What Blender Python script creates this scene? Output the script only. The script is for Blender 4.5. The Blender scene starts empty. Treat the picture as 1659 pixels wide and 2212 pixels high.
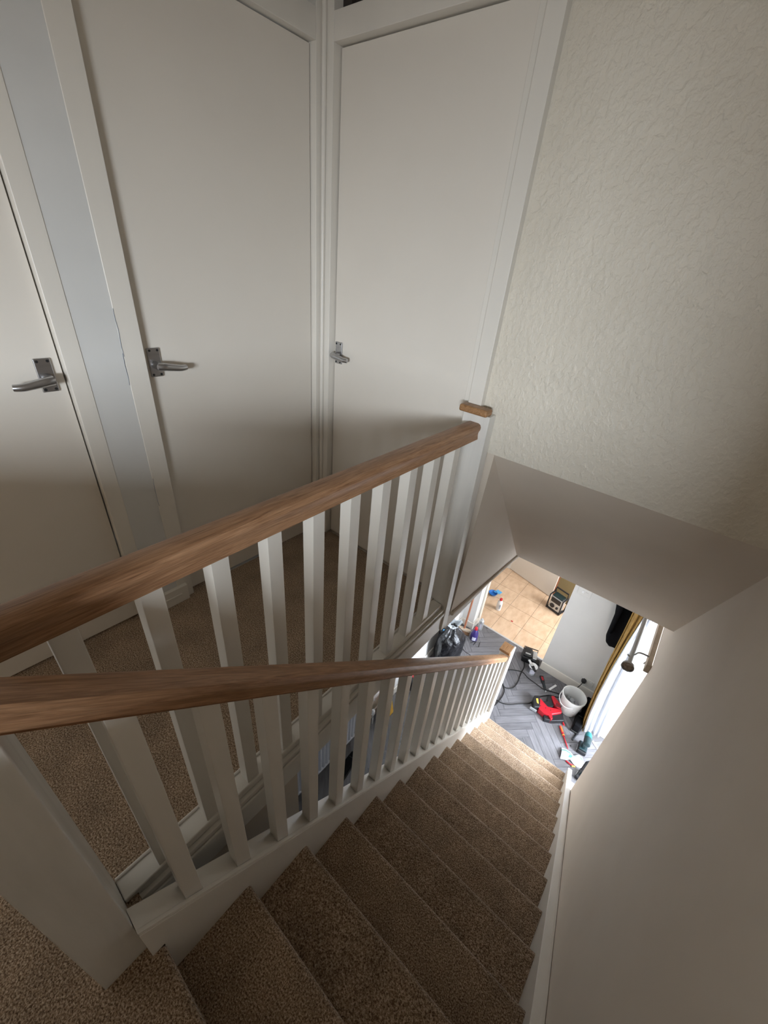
import bpy, bmesh, math, random
from mathutils import Vector, Matrix, Euler
random.seed(7)
D = bpy.data
SC = bpy.context.scene
COL = SC.collection
R2 = math.sqrt(.5)

# ------------------------------------------------------------------ camera, world, lights, exposure
cam_d = D.cameras.new('camera'); cam = D.objects.new('camera', cam_d); COL.objects.link(cam)
def rodr(a):
    th = math.sqrt(sum(c * c for c in a)); return Matrix.Rotation(th, 3, Vector(a) / th)
Rw = rodr((.4907, .6553, .2712)) @ Matrix(((1, 0, 0), (0, 0, -1), (0, 1, 0)))     # world -> lens axes (x right, y down, z ahead)
cm = Rw.transposed() @ Matrix(((1, 0, 0), (0, -1, 0), (0, 0, -1)))
cam.matrix_world = Matrix.Translation((0, 0, 1.377)) @ cm.to_4x4()
cam_d.sensor_fit = 'HORIZONTAL'; cam_d.sensor_width = 36; cam_d.lens = 870.49 / 1659 * 36
cam_d.clip_start = .02
SC.camera = cam

W = D.worlds.new('sky'); SC.world = W; W.use_nodes = True
bg = W.node_tree.nodes['Background']; bg.inputs[0].default_value = (.72, .85, 1, 1); bg.inputs[1].default_value = 1.2

def area(name, loc, target, sx, sy, power, col, spread=math.pi):
    l = D.lights.new(name, 'AREA'); l.shape = 'RECTANGLE'; l.size = sx; l.size_y = sy; l.energy = power; l.color = col; l.spread = spread
    o = D.objects.new(name, l); COL.objects.link(o); o.location = loc
    o.rotation_euler = (Vector(target) - Vector(loc)).to_track_quat('-Z', 'Y').to_euler(); return o
area('landing_window_daylight', (.95, -2.3, 1.42), (-.9, .8, 1.2), 1.1, .7, 140, (.82, .91, 1), math.radians(140))
area('front_door_daylight', (2.4, 2.98, -1.15), (.0, 2.65, -2.2), .9, 1.4, 330, (.80, .88, 1))
area('kitchen_window_daylight', (.55, 4.75, -1.2), (-1, 4.7, -2.2), 1.0, 1.1, 48, (.97, .98, 1))
area('lower_hall_area_light', (-1.2, 3.0, -.45), (-1.0, 3.3, -2.5), .5, .9, 2.0, (.9, .95, 1))  # weak area light under the lower hall ceiling, aimed down; no window modelled

SC.view_settings.view_transform = 'Standard'; SC.view_settings.look = 'None'
SC.view_settings.gamma = 1; SC.view_settings.use_curve_mapping = False
SC.view_settings.exposure = 0.0

# ------------------------------------------------------------------ materials
def mat(name, col, rough=.5, metal=0, spec=.5, **kw):
    m = D.materials.new(name); m.use_nodes = True
    b = m.node_tree.nodes['Principled BSDF']
    b.inputs['Base Color'].default_value = (*col, 1); b.inputs['Roughness'].default_value = rough
    b.inputs['Metallic'].default_value = metal; b.inputs['Specular IOR Level'].default_value = spec
    for k, v in kw.items(): b.inputs[k.replace('_', ' ')].default_value = v
    return m
def nd(m, t): return m.node_tree.nodes.new(t)
def lk(m, a, b): m.node_tree.links.new(a, b)
def bsdf(m): return m.node_tree.nodes['Principled BSDF']
def noise_mat(name, c1, c2, scale, rough=.5, bump=0, bscale=None, stretch=(1, 1, 1), detail=4, dist=.002, spec=.5, bdetail=3, lo=.35, hi=.65, metal=0, coord='Object'):
    m = mat(name, c1, rough, metal, spec)
    tc = nd(m, 'ShaderNodeTexCoord'); mp = nd(m, 'ShaderNodeMapping'); mp.inputs['Scale'].default_value = stretch
    lk(m, tc.outputs[coord], mp.inputs[0])
    n = nd(m, 'ShaderNodeTexNoise'); n.inputs['Scale'].default_value = scale; n.inputs['Detail'].default_value = detail
    lk(m, mp.outputs[0], n.inputs['Vector'])
    r = nd(m, 'ShaderNodeValToRGB'); r.color_ramp.elements[0].position = lo; r.color_ramp.elements[1].position = hi
    r.color_ramp.elements[0].color = (*c1, 1); r.color_ramp.elements[1].color = (*c2, 1)
    lk(m, n.outputs['Fac'], r.inputs[0]); lk(m, r.outputs[0], bsdf(m).inputs['Base Color'])
    if bump:
        n2 = nd(m, 'ShaderNodeTexNoise'); n2.inputs['Scale'].default_value = bscale or scale; n2.inputs['Detail'].default_value = bdetail
        lk(m, mp.outputs[0], n2.inputs['Vector'])
        bp = nd(m, 'ShaderNodeBump'); bp.inputs['Strength'].default_value = bump; bp.inputs['Distance'].default_value = dist
        lk(m, n2.outputs['Fac'], bp.inputs['Height']); lk(m, bp.outputs[0], bsdf(m).inputs['Normal'])
    return m

M = {}
M['gloss'] = noise_mat('white_gloss_paint', (.755, .71, .64), (.785, .74, .67), 6, .32, .12, 90, (1, 1, .15), dist=.001)
M['scuffed'] = noise_mat('scuffed_white_paint', (.70, .675, .63), (.78, .75, .70), 9, .4, .2, 60, (3, 3, .3), dist=.001, lo=.3, hi=.6)
M['door'] = noise_mat('door_paint', (.76, .705, .63), (.78, .725, .65), 3, .38, .10, 160, dist=.0006)
M['wall'] = noise_mat('smooth_wall_paint', (.65, .565, .47), (.67, .585, .49), 4, .75, .15, 240, dist=.0006)
M['wall_low'] = noise_mat('white_wall_paint', (.67, .66, .635), (.70, .69, .665), 4, .7, .12, 240, dist=.0006)
M['ceil'] = noise_mat('ceiling_paint', (.72, .68, .62), (.74, .70, .64), 4, .8, .1, 200, dist=.0006)
M['dark'] = mat('unlit_space_black', (.02, .018, .016), .9)  # darkness of an unlit space put into the colour

def textured_wall():
    m = noise_mat('textured_wall_paint', (.69, .63, .53), (.72, .66, .56), 5, .5, 0)
    tc = nd(m, 'ShaderNodeTexCoord'); mp = nd(m, 'ShaderNodeMapping'); mp.inputs['Scale'].default_value = (1, 1, .75)
    lk(m, tc.outputs['Object'], mp.inputs[0])
    n = nd(m, 'ShaderNodeTexNoise'); n.inputs['Scale'].default_value = 62; n.inputs['Detail'].default_value = 3; n.inputs['Distortion'].default_value = .25
    lk(m, mp.outputs[0], n.inputs['Vector'])
    r = nd(m, 'ShaderNodeValToRGB'); r.color_ramp.elements[0].position = .40; r.color_ramp.elements[1].position = .72
    lk(m, n.outputs['Fac'], r.inputs[0])
    bp = nd(m, 'ShaderNodeBump'); bp.inputs['Strength'].default_value = .55; bp.inputs['Distance'].default_value = .004
    lk(m, r.outputs[0], bp.inputs['Height']); lk(m, bp.outputs[0], bsdf(m).inputs['Normal'])
    return m
M['textured'] = textured_wall()

def carpet(name, dark, mid, light):
    m = mat(name, mid, .97, 0, .08)
    b = bsdf(m); b.inputs['Sheen Weight'].default_value = .35; b.inputs['Sheen Roughness'].default_value = .45
    tc = nd(m, 'ShaderNodeTexCoord')
    v = nd(m, 'ShaderNodeTexNoise'); v.inputs['Scale'].default_value = 230; v.inputs['Detail'].default_value = 3; v.inputs['Roughness'].default_value = .75
    lk(m, tc.outputs['Object'], v.inputs['Vector'])
    r = nd(m, 'ShaderNodeValToRGB'); e = r.color_ramp.elements
    e[0].position = .38; e[0].color = (*dark, 1); e[1].position = .66; e[1].color = (*light, 1)
    x = e.new(.5); x.color = (*mid, 1)
    lk(m, v.outputs['Fac'], r.inputs[0])
    n = nd(m, 'ShaderNodeTexNoise'); n.inputs['Scale'].default_value = 9; n.inputs['Detail'].default_value = 4
    lk(m, tc.outputs['Object'], n.inputs['Vector'])
    mr = nd(m, 'ShaderNodeMapRange'); mr.inputs[3].default_value = .82; mr.inputs[4].default_value = 1.15
    mr.inputs[1].default_value = .3; mr.inputs[2].default_value = .7
    lk(m, n.outputs['Fac'], mr.inputs[0])
    mx = nd(m, 'ShaderNodeMix'); mx.data_type = 'RGBA'; mx.blend_type = 'MULTIPLY'; mx.inputs[0].default_value = 1
    lk(m, r.outputs[0], mx.inputs[6]); lk(m, mr.outputs[0], mx.inputs[7]); lk(m, mx.outputs[2], b.inputs['Base Color'])
    bp = nd(m, 'ShaderNodeBump'); bp.inputs['Strength'].default_value = .9; bp.inputs['Distance'].default_value = .006
    n2 = nd(m, 'ShaderNodeTexNoise'); n2.inputs['Scale'].default_value = 190; n2.inputs['Detail'].default_value = 2
    lk(m, tc.outputs['Object'], n2.inputs['Vector'])
    lk(m, n2.outputs['Fac'], bp.inputs['Height']); lk(m, bp.outputs[0], b.inputs['Normal'])
    return m
M['carpet'] = carpet('brown_fleck_carpet', (.11, .062, .035), (.34, .235, .148), (.66, .52, .39))

def oak(name, c1, c2, c3):
    m = mat(name, c2, .42, 0, .35)
    tc = nd(m, 'ShaderNodeTexCoord'); mp = nd(m, 'ShaderNodeMapping'); mp.inputs['Scale'].default_value = (1, .075, 1)
    lk(m, tc.outputs['Object'], mp.inputs[0])
    n = nd(m, 'ShaderNodeTexNoise'); n.inputs['Scale'].default_value = 85; n.inputs['Detail'].default_value = 6; n.inputs['Distortion'].default_value = 1.6
    n.inputs['Roughness'].default_value = .62
    lk(m, mp.outputs[0], n.inputs['Vector'])
    r = nd(m, 'ShaderNodeValToRGB'); e = r.color_ramp.elements
    e[0].position = .30; e[0].color = (*c1, 1); e[1].position = .72; e[1].color = (*c3, 1); x = e.new(.48); x.color = (*c2, 1)
    lk(m, n.outputs['Fac'], r.inputs[0])
    mp2 = nd(m, 'ShaderNodeMapping'); mp2.inputs['Scale'].default_value = (1, .035, 1); lk(m, tc.outputs['Object'], mp2.inputs[0])
    n2 = nd(m, 'ShaderNodeTexNoise'); n2.inputs['Scale'].default_value = 520; n2.inputs['Detail'].default_value = 2; lk(m, mp2.outputs[0], n2.inputs['Vector'])
    mr = nd(m, 'ShaderNodeMapRange'); mr.inputs[1].default_value = .35; mr.inputs[2].default_value = .6; mr.inputs[3].default_value = .78; mr.inputs[4].default_value = 1.05
    lk(m, n2.outputs['Fac'], mr.inputs[0])
    mx = nd(m, 'ShaderNodeMix'); mx.data_type = 'RGBA'; mx.blend_type = 'MULTIPLY'; mx.inputs[0].default_value = 1
    lk(m, r.outputs[0], mx.inputs[6]); lk(m, mr.outputs[0], mx.inputs[7]); lk(m, mx.outputs[2], bsdf(m).inputs['Base Color'])
    bp = nd(m, 'ShaderNodeBump'); bp.inputs['Strength'].default_value = .15; bp.inputs['Distance'].default_value = .001
    lk(m, n2.outputs['Fac'], bp.inputs['Height']); lk(m, bp.outputs[0], bsdf(m).inputs['Normal'])
    return m
M['oak'] = oak('oak_handrail_wood', (.25, .125, .062), (.38, .205, .108), (.49, .285, .160))
M['oak2'] = oak('oak_cap_wood', (.22, .11, .045), (.36, .19, .085), (.46, .26, .13))

def plank_mat():
    m = mat('grey_vinyl_plank', (.3, .3, .3), .42, 0, .4)
    tc = nd(m, 'ShaderNodeTexCoord'); mp = nd(m, 'ShaderNodeMapping'); mp.inputs['Scale'].default_value = (.12, 1, 1)
    oi = nd(m, 'ShaderNodeObjectInfo'); ad = nd(m, 'ShaderNodeVectorMath'); ad.operation = 'ADD'
    cb = nd(m, 'ShaderNodeCombineXYZ'); ml = nd(m, 'ShaderNodeMath'); ml.operation = 'MULTIPLY'; ml.inputs[1].default_value = 17
    lk(m, oi.outputs['Random'], ml.inputs[0]); lk(m, ml.outputs[0], cb.inputs[0]); lk(m, ml.outputs[0], cb.inputs[1])
    lk(m, tc.outputs['Object'], mp.inputs[0]); lk(m, mp.outputs[0], ad.inputs[0]); lk(m, cb.outputs[0], ad.inputs[1])
    n = nd(m, 'ShaderNodeTexNoise'); n.inputs['Scale'].default_value = 45; n.inputs['Detail'].default_value = 6; n.inputs['Distortion'].default_value = .8
    lk(m, ad.outputs[0], n.inputs['Vector'])
    r = nd(m, 'ShaderNodeValToRGB'); e = r.color_ramp.elements
    e[0].position = .3; e[0].color = (.13, .127, .134, 1); e[1].position = .72; e[1].color = (.205, .20, .212, 1)
    lk(m, n.outputs['Fac'], r.inputs[0])
    mr = nd(m, 'ShaderNodeMapRange'); mr.inputs[3].default_value = .82; mr.inputs[4].default_value = 1.15; lk(m, oi.outputs['Random'], mr.inputs[0])
    mx = nd(m, 'ShaderNodeMix'); mx.data_type = 'RGBA'; mx.blend_type = 'MULTIPLY'; mx.inputs[0].default_value = 1
    lk(m, r.outputs[0], mx.inputs[6]); lk(m, mr.outputs[0], mx.inputs[7]); lk(m, mx.outputs[2], bsdf(m).inputs['Base Color'])
    return m
M['plank'] = plank_mat()
M['tile'] = noise_mat('peach_stone_tile', (.62, .42, .27), (.78, .58, .41), 14, .35, 0, 40, lo=.3, hi=.7, stretch=(1, .5, 1))
M['grout'] = mat('tile_grout', (.30, .22, .15), .9)
M['subfloor'] = mat('floor_base', (.12, .12, .125), .8)
M['strip'] = mat('aluminium_and_gap_light', (.75, .76, .78), .35, .6)  # bare metal trim; also the painted light strip under the middle door
M['steel'] = noise_mat('satin_aluminium', (.42, .42, .43), (.50, .50, .51), 60, .28, 0, metal=.95, stretch=(1, .1, 1))
M['screw'] = mat('screw_dark', (.03, .03, .03), .5, .5)
M['glassdark'] = mat('dark_room_glass', (.10, .08, .07), .06, 0, .6)  # darkness of the unlit rooms behind is put into the glass tint
M['glassdark'].node_tree.nodes['Principled BSDF'].inputs['Transmission Weight'].default_value = .6
M['ochre'] = noise_mat('ochre_curtain_cloth', (.26, .15, .035), (.36, .22, .06), 30, .9, .3, 200)
M['lining'] = mat('white_curtain_lining', (.50, .52, .56), .85)
bsdf(M['lining']).inputs['Transmission Weight'].default_value = 0
M['pole'] = mat('brushed_steel_pole', (.34, .33, .31), .45, .35)
M['cup'] = noise_mat('finial_inside', (.16, .11, .08), (.38, .33, .28), 60, .6)
M['batten'] = noise_mat('bare_batten_wood', (.42, .34, .26), (.52, .43, .33), 20, .7)
M['black'] = mat('black_plastic', (.014, .014, .016), .42)
M['rubber'] = mat('black_rubber', (.012, .012, .012), .6)
M['coat'] = mat('black_wool_cloth', (.006, .006, .007), .95, 0, .1)
M['red'] = mat('red_tool_plastic', (.42, .008, .018), .38)
M['redcap'] = mat('red_cap_plastic', (.60, .02, .03), .4)
M['yellow'] = mat('yellow_label', (.85, .52, .08), .5)
M['teal'] = mat('teal_tool_plastic', (.012, .14, .15), .35)
M['darkteal'] = mat('dark_teal_plastic', (.008, .026, .030), .4)
M['white'] = mat('white_plastic', (.80, .80, .80), .4)
M['offwhite'] = mat('offwhite_plastic', (.72, .72, .70), .4)
M['socket'] = mat('socket_plate_plastic', (.68, .67, .64), .3)
M['silver'] = mat('silver_plastic', (.55, .57, .58), .35, .5)
M['tin'] = mat('tin_metal', (.42, .43, .45), .3, .9)
M['blue'] = mat('blue_plastic', (.02, .17, .55), .35)
M['ltblue'] = mat('light_blue_plastic', (.10, .42, .80), .4)
M['purple'] = mat('purple_bottle_plastic', (.045, .03, .17), .35)
M['labelw'] = mat('pale_label', (.62, .62, .72), .5)
M['orange'] = mat('orange_grip', (.90, .22, .03), .35)
M['broomwood'] = mat('red_brown_broom_handle', (.32, .12, .06), .5)
M['bristle'] = noise_mat('brown_bristle', (.16, .08, .04), (.30, .17, .09), 120, .9, .5, 150)
M['bagm'] = noise_mat('black_bin_liner', (.004, .004, .005), (.008, .008, .010), 6, .28, .7, 22, dist=.02, bdetail=5)
M['clear'] = mat('clear_polythene', (.55, .58, .60), .2)
M['radw'] = mat('radiator_enamel', (.74, .75, .80), .35)
M['offcut'] = mat('white_trim_offcut', (.78, .78, .78), .5)
M['debris'] = noise_mat('grey_trim_scraps', (.26, .27, .28), (.46, .47, .48), 20, .6)
M['olive'] = mat('olive_brown_panel', (.20, .15, .07), .6)
M['print'] = mat('grey_print', (.30, .33, .38), .6)
M['printg'] = mat('green_print', (.05, .30, .24), .6)
M['unlitspace'] = M['dark']

# ------------------------------------------------------------------ helpers
def tag(o, label=None, cat=None, group=None, kind=None):
    if label: o['label'] = label
    if cat: o['category'] = cat
    if group: o['group'] = group
    if kind: o['kind'] = kind
    return o
def empty(name, loc=(0, 0, 0), rot=(0, 0, 0), label=None, cat=None, group=None, kind=None):
    o = D.objects.new(name, None); COL.objects.link(o); o.location = loc; o.rotation_euler = rot; o.empty_display_size = .05
    return tag(o, label, cat, group, kind)
class G:
    """collects geometry for ONE mesh object"""
    def __init__(s): s.v = []; s.f = []
    def add(s, vs, fs):
        b = len(s.v); s.v += [tuple(v) for v in vs]; s.f += [tuple(b + i for i in f) for f in fs]; return s
    def box(s, x0, x1, y0, y1, z0, z1):
        vs = [(x, y, z) for z in (z0, z1) for y in (y0, y1) for x in (x0, x1)]
        return s.add(vs, [(0, 2, 3, 1), (4, 5, 7, 6), (0, 1, 5, 4), (2, 6, 7, 3), (0, 4, 6, 2), (1, 3, 7, 5)])
    def hexa(s, vs): return s.add(vs, [(0, 2, 3, 1), (4, 5, 7, 6), (0, 1, 5, 4), (2, 6, 7, 3), (0, 4, 6, 2), (1, 3, 7, 5)])
    def prism(s, poly, ax, a0, a1):
        n = len(poly)
        def P(p, a): return (a, p[0], p[1]) if ax == 'x' else ((p[0], a, p[1]) if ax == 'y' else (p[0], p[1], a))
        vs = [P(p, a0) for p in poly] + [P(p, a1) for p in poly]
        return s.add(vs, [tuple(range(n))[::-1], tuple(range(n, 2 * n))] + [(i, (i + 1) % n, n + (i + 1) % n, n + i) for i in range(n)])
    def lathe(s, prof, n=24, loc=(0, 0, 0), rot=None):
        vs = []; fs = []
        for r, z in prof:
            for k in range(n):
                a = 2 * math.pi * k / n; vs.append(Vector((r * math.cos(a), r * math.sin(a), z)))
        for i in range(len(prof) - 1):
            for k in range(n): fs.append((i * n + k, i * n + (k + 1) % n, (i + 1) * n + (k + 1) % n, (i + 1) * n + k))
        fs.append(tuple(range(n))[::-1]); fs.append(tuple((len(prof) - 1) * n + k for k in range(n)))
        if rot is not None: vs = [rot @ v for v in vs]
        return s.add([v + Vector(loc) for v in vs], fs)
    def tube(s, pts, r, n=8, smooth=4):
        P = [Vector(p) for p in pts]
        if smooth > 1 and len(P) > 2:
            Q = []
            for i in range(len(P) - 1):
                p0 = P[max(i - 1, 0)]; p1 = P[i]; p2 = P[i + 1]; p3 = P[min(i + 2, len(P) - 1)]
                for k in range(smooth):
                    t = k / smooth
                    Q.append(.5 * ((2 * p1) + (-p0 + p2) * t + (2 * p0 - 5 * p1 + 4 * p2 - p3) * t * t + (-p0 + 3 * p1 - 3 * p2 + p3) * t ** 3))
            Q.append(P[-1]); P = Q
        rr = r if isinstance(r, (list, tuple)) else None
        vs = []; N = len(P); up = Vector((0, 0, 1))
        for i, p in enumerate(P):
            d = (P[min(i + 1, N - 1)] - P[max(i - 1, 0)]).normalized()
            u = d.cross(up)
            if u.length < .05: u = d.cross(Vector((1, 0, 0)))
            u.normalize(); w = u.cross(d)
            ri = (rr[0] + (rr[1] - rr[0]) * i / (N - 1)) if rr else r
            for k in range(n):
                a = 2 * math.pi * k / n; vs.append(p + ri * (math.cos(a) * u + math.sin(a) * w))
        fs = [(i * n + k, i * n + (k + 1) % n, (i + 1) * n + (k + 1) % n, (i + 1) * n + k) for i in range(N - 1) for k in range(n)]
        fs += [tuple(range(n))[::-1], tuple((N - 1) * n + k for k in range(n))]
        return s.add(vs, fs)
    def build(s, name, m, parent=None, bevel=0, smooth=False, seg=2, world=True):
        me = D.meshes.new(name); off = Vector((0, 0, 0))
        if parent is not None and world:
            q = parent
            while q: off += q.location; q = q.parent
        me.from_pydata([tuple(Vector(v) - off) for v in s.v], [], s.f)
        bm = bmesh.new(); bm.from_mesh(me); bmesh.ops.recalc_face_normals(bm, faces=bm.faces); bm.to_mesh(me); bm.free()
        me.materials.append(M[m] if isinstance(m, str) else m)
        o = D.objects.new(name, me); COL.objects.link(o); o.parent = parent
        if bevel:
            b = o.modifiers.new('bevel', 'BEVEL'); b.width = bevel; b.segments = seg; b.limit_method = 'ANGLE'; b.angle_limit = math.radians(40)
            for p in me.polygons: p.use_smooth = True
            wn = o.modifiers.new('wn', 'WEIGHTED_NORMAL'); wn.keep_sharp = False
        elif smooth:
            for p in me.polygons: p.use_smooth = True
            me.set_sharp_from_angle(angle=math.radians(38))
        return o
def B(name, x0, x1, y0, y1, z0, z1, m, parent=None, bevel=0, **k): return G().box(x0, x1, y0, y1, z0, z1).build(name, m, parent, bevel, **k)
def S(o, label): return tag(o, label, None, None, 'structure')

# ------------------------------------------------------------------ dimensions
RISE, GO, Y0 = .1806, .2112, -.0335
ZF = -14 * RISE                     # lower floor level
SL = RISE / GO
XS, XR = -.478, .297                # clear stair width
XW = .34                            # right hand wall
YE = 1.415                          # end wall of the stairwell
DL = -1.535                         # face of the left doors

# ------------------------------------------------------------------ upper shell
S(B('wall_right', XW, XW + .12, -.05, 2.33, ZF - .1, 2.4, 'wall'), 'smooth beige wall running down the right of the stairs')
S(B('wall_right', XW, XW + .12, 2.33, 3.47, -.485, -.1, 'wall'), 'pale wall strip above the front door opening')
S(B('wall_end', -.66, XW, YE, YE + .08, .80, 2.4, 'textured'), 'cream lumpy textured wall above the stairwell')
S(B('wall_end', -1.75, -.600, YE + .02, YE + .08, -.1, 2.4, 'wall'), 'wall panel that carries the third door')
S(B('wall_back', -1.7, 1.9, -2.6, -2.5, ZF, 2.4, 'wall'), 'wall behind the landing')
S(B('wall_right', 1.8, 1.9, -2.5, -.05, -.2, 2.4, 'wall'), 'far right wall of the landing behind the camera')
S(B('wall_right', XW + .12, 1.9, -.17, -.05, -.2, 2.4, 'wall'), 'wall beside the head of the stairs')
S(B('light_baffle', -.95, 1.8, -.86, -.76, 0, 1.06, 'wall'), 'added low baffle behind the camera shading the stairs')  # unseen baffle, added to keep daylight off the stairs and newel
S(B('light_baffle', -1.508, 1.8, -1.60, -1.50, 1.38, 2.4, 'wall'), 'added high baffle behind the camera shading the door tops')  # unseen baffle, added to cut the daylight on the door tops
S(B('floor', XW, 1.8, -2.5, -.05, -.16, 0, 'carpet'), 'brown fleck carpet of the landing behind the camera')
S(B('wall_left', -2.3, -2.2, -2.6, 1.5, 0, 2.5, 'wall'), 'far wall of the room behind the left doors')
S(B('ceiling', -2.3, 1.9, -2.6, 2.4, 2.4, 2.5, 'ceil'), 'ceiling above the landing')
# piers of the left door wall
S(B('wall_left', -1.62, -1.508, .416, .529, 0, 2.4, 'wall_low'), 'narrow white wall strip between the first and second door')
S(B('wall_left', -1.62, -1.508, -2.6, -.46, 0, 2.4, 'wall_low'), 'white wall left of the first door')
S(B('wall_end', -1.75, -.6, 1.56, 1.60, 0, 2.4, 'dark'), 'black panel standing in for the unlit space behind the third door')  # near-black colour stands in for unlit depth behind the glass

# sloping bulkhead over the lower stairs
def slope(y): return .80 - 1.09 * (y - 1.4215)
g = G().hexa([(-.563, YE, .80), (XW, YE, .80), (-.602, 2.345, -.207), (XW, 2.36, -.223),
              (-.563, YE + .07, .86), (XW, YE + .07, .86), (-.602, 2.41, -.16), (XW, 2.42, -.16)])
S(g.build('wall_slope', 'wall'), 'sloping bulkhead panel under the textured wall')
g = G()
TL, BL, BR, TM = (-.563, 1.4215, .80), (-.589, 1.4215, -.075), (-.602, 2.345, -.207), (-.563, 1.4215, .80)
def sh(p, d): return (p[0] - d, p[1], p[2])
g.add([TL, BL, BR, sh(TL, .03), sh(BL, .03), sh(BR, .03)], [(0, 1, 2), (5, 4, 3), (0, 3, 4, 1), (1, 4, 5, 2), (2, 5, 3, 0)])
S(g.build('wall_bulkhead_side', 'wall'), 'triangular wall panel beside the sloping bulkhead')
g = G().tube([(-.585, 1.43, -.075), (-.598, 2.345, -.205)], .011, 8)
S(g.build('trim_1', 'wall'), 'thin plaster bead along the bottom of the triangular panel')

# landing slab, lower ceilings
S(B('floor', -2.2, -.622, -.0335, YE + .02, -.155, -.012, 'ceil'), 'plastered landing slab seen from below')
S(B('floor', -2.2, XW, -2.5, -.1, -.16, -.012, 'ceil'), 'plastered landing slab under the top of the stairs')
S(B('ceiling', -1.5, -.604, YE + .02, 4.0, -.2, -.12, 'ceil'), 'ceiling of the lower hall on the left')
S(B('ceiling', -.604, 2.7, 2.42, 4.0, -.2, -.12, 'ceil'), 'ceiling of the lower hall beyond the stairs')
S(B('ceiling', -2.3, 1.2, 4.0, 6.0, -.2, -.12, 'ceil'), 'kitchen ceiling')

# landing carpet: left strip and top step, rounded nosing where the stairs begin
g = G().box(-1.60, -.676, -.0335, YE, -.012, 0)
land = g.build('floor', 'carpet'); S(land, 'brown fleck carpet on the landing beside the doors')
def nose(y, z, r=.019, n=6, depth=.03):
    """profile of one carpeted nosing, front at y, top at z"""
    pts = [(y - r + r * math.sin(a), z - r + r * math.cos(a)) for a in [i * math.pi / n for i in range(n + 1)]]
    return pts
p = [(-2.5, -.02), (-2.5, 0)] + nose(Y0, 0) + [(Y0 - .022, -.055), (Y0 - .022, -RISE - .01), (Y0 - .05, -RISE - .01), (Y0 - .05, -.02)]
g = G().prism(p, 'x', XS + .0, XR)
g.box(-1.60, XS, -2.5, -.0335, -.012, 0); g.box(XR, XW, -2.5, -.12, -.012, 0)
land2 = g.build('floor', 'carpet', smooth=True); S(land2, 'brown fleck carpet at the head of the stairs')

# ------------------------------------------------------------------ staircase
st = empty('staircase', (0, 1.3, ZF), label='straight carpeted staircase running down between white strings', cat='staircase')
for k in range(1, 14):
    yk, zk = Y0 + k * GO, -k * RISE
    p = [(yk - GO - .021, zk)] + nose(yk, zk) + [(yk - .022, zk - .05), (yk - .022, zk - RISE), (yk - GO - .021, zk - RISE)]
    g = G().prism(p, 'x', XS, XR); o = g.build('carpeted_step', 'carpet', st, smooth=True)
CL = .867
def captop(y): return .125 - CL * (y - Y0) + .0   # top of the string capping
def string_poly(y0, y1, top, drop): return [(y0, top(y0)), (y1, top(y1)), (y1, max(top(y1) - drop, ZF)), (y0, top(y0) - drop)]
p = [(-.06, captop(-.06) - .008), (2.66, captop(2.66) - .008), (2.66, ZF), (2.50, ZF), (-.06, captop(-.06) - .36)]
G().prism(p, 'x', -.524, XS).build('left_string', 'gloss', st, .001)
# right string: boxed board against the wall with a moulded top
rt = lambda y: .052 - SL * (y - Y0)
p = [(-.30, rt(-.30)), (2.70, rt(2.70) + .022), (2.735, rt(2.735) + .022), (2.735, ZF), (2.48, ZF), (-.30, rt(-.3) - .33)]
G().prism(p, 'x', XR, .331).build('right_string', 'gloss', st, .0015)
p = [(-.30, rt(-.30) - .02), (2.33, rt(2.33) - .004), (2.33, rt(2.33) + .006), (-.30, rt(-.3) + .008)]
G().prism(p, 'x', .322, .339).build('string_moulding', 'gloss', st, .003)
B('plinth_block', .345, .40, 2.66, 2.73, ZF, ZF + .10, 'gloss', st, .003)

# ------------------------------------------------------------------ balustrades
def rail_profile(w, h):
    """moulded handrail section: flat domed top, rounded shoulders, cove, narrower base"""
    a = w / 2
    half = [(0, h), (a * .55, h), (a * .86, h - .004), (a, h - .013), (a * .99, h - .022), (a * .86, h - .030), (a * .80, h - .038), (a * .82, h - .046), (a * .90, 0)]
    return half + [(-x, z) for x, z in reversed(half[1:])]
def rail(name, y0, z0, y1, z1, xc, w, h, parent, m='oak'):
    ang = math.atan2(z1 - z0, y1 - y0); L = math.hypot(y1 - y0, z1 - z0); hh = h * math.cos(ang)
    prof = rail_profile(w, hh); n = len(prof)
    vs = []
    for t, yy, zz in ((0, y0, z0), (1, y1, z1)):
        for x, z in prof:
            # keep the rail ends plumb against the newels
            zv = z / math.cos(ang); vs.append((x, (yy - y0) * math.cos(ang) + (zz - z0 + zv) * math.sin(ang), -(yy - y0) * math.sin(ang) + (zz - z0 + zv) * math.cos(ang)))
    g = G().add(vs, [tuple(range(n)), tuple(range(2 * n - 1, n - 1, -1))] + [(i, (i + 1) % n, n + (i + 1) % n, n + i) for i in range(n)])
    o = g.build(name, m, parent, smooth=True, world=False)
    off = Vector((0, 0, 0)) if parent is None else parent.location
    o.location = Vector((xc, y0, z0)) - off; o.rotation_euler = (ang, 0, 0)
    return o

sb = empty('stair_balustrade', (-.51, 1.3, ZF), label='white stair balustrade with sloping oak handrail down to lower hall', cat='balustrade')
# top newel, big white post at lower left
np1 = B('newel_post', -.582, -.502, -.148, -.061, -.16, .95, 'scuffed', sb, .003)
B('newel_cap', -.592, -.492, -.158, -.051, .95, .975, 'oak2', np1, .006)
# bottom newel
np2 = B('newel_post', -.567, -.482, 2.645, 2.735, ZF, -1.375, 'gloss', sb, .003)
B('cover_strip', -.482, -.470, 2.640, 2.742, ZF, -1.345, 'gloss', np2, .001)
B('newel_cap', -.574, -.476, 2.628, 2.738, -1.374, -1.345, 'oak2', np2, .006)
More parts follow.
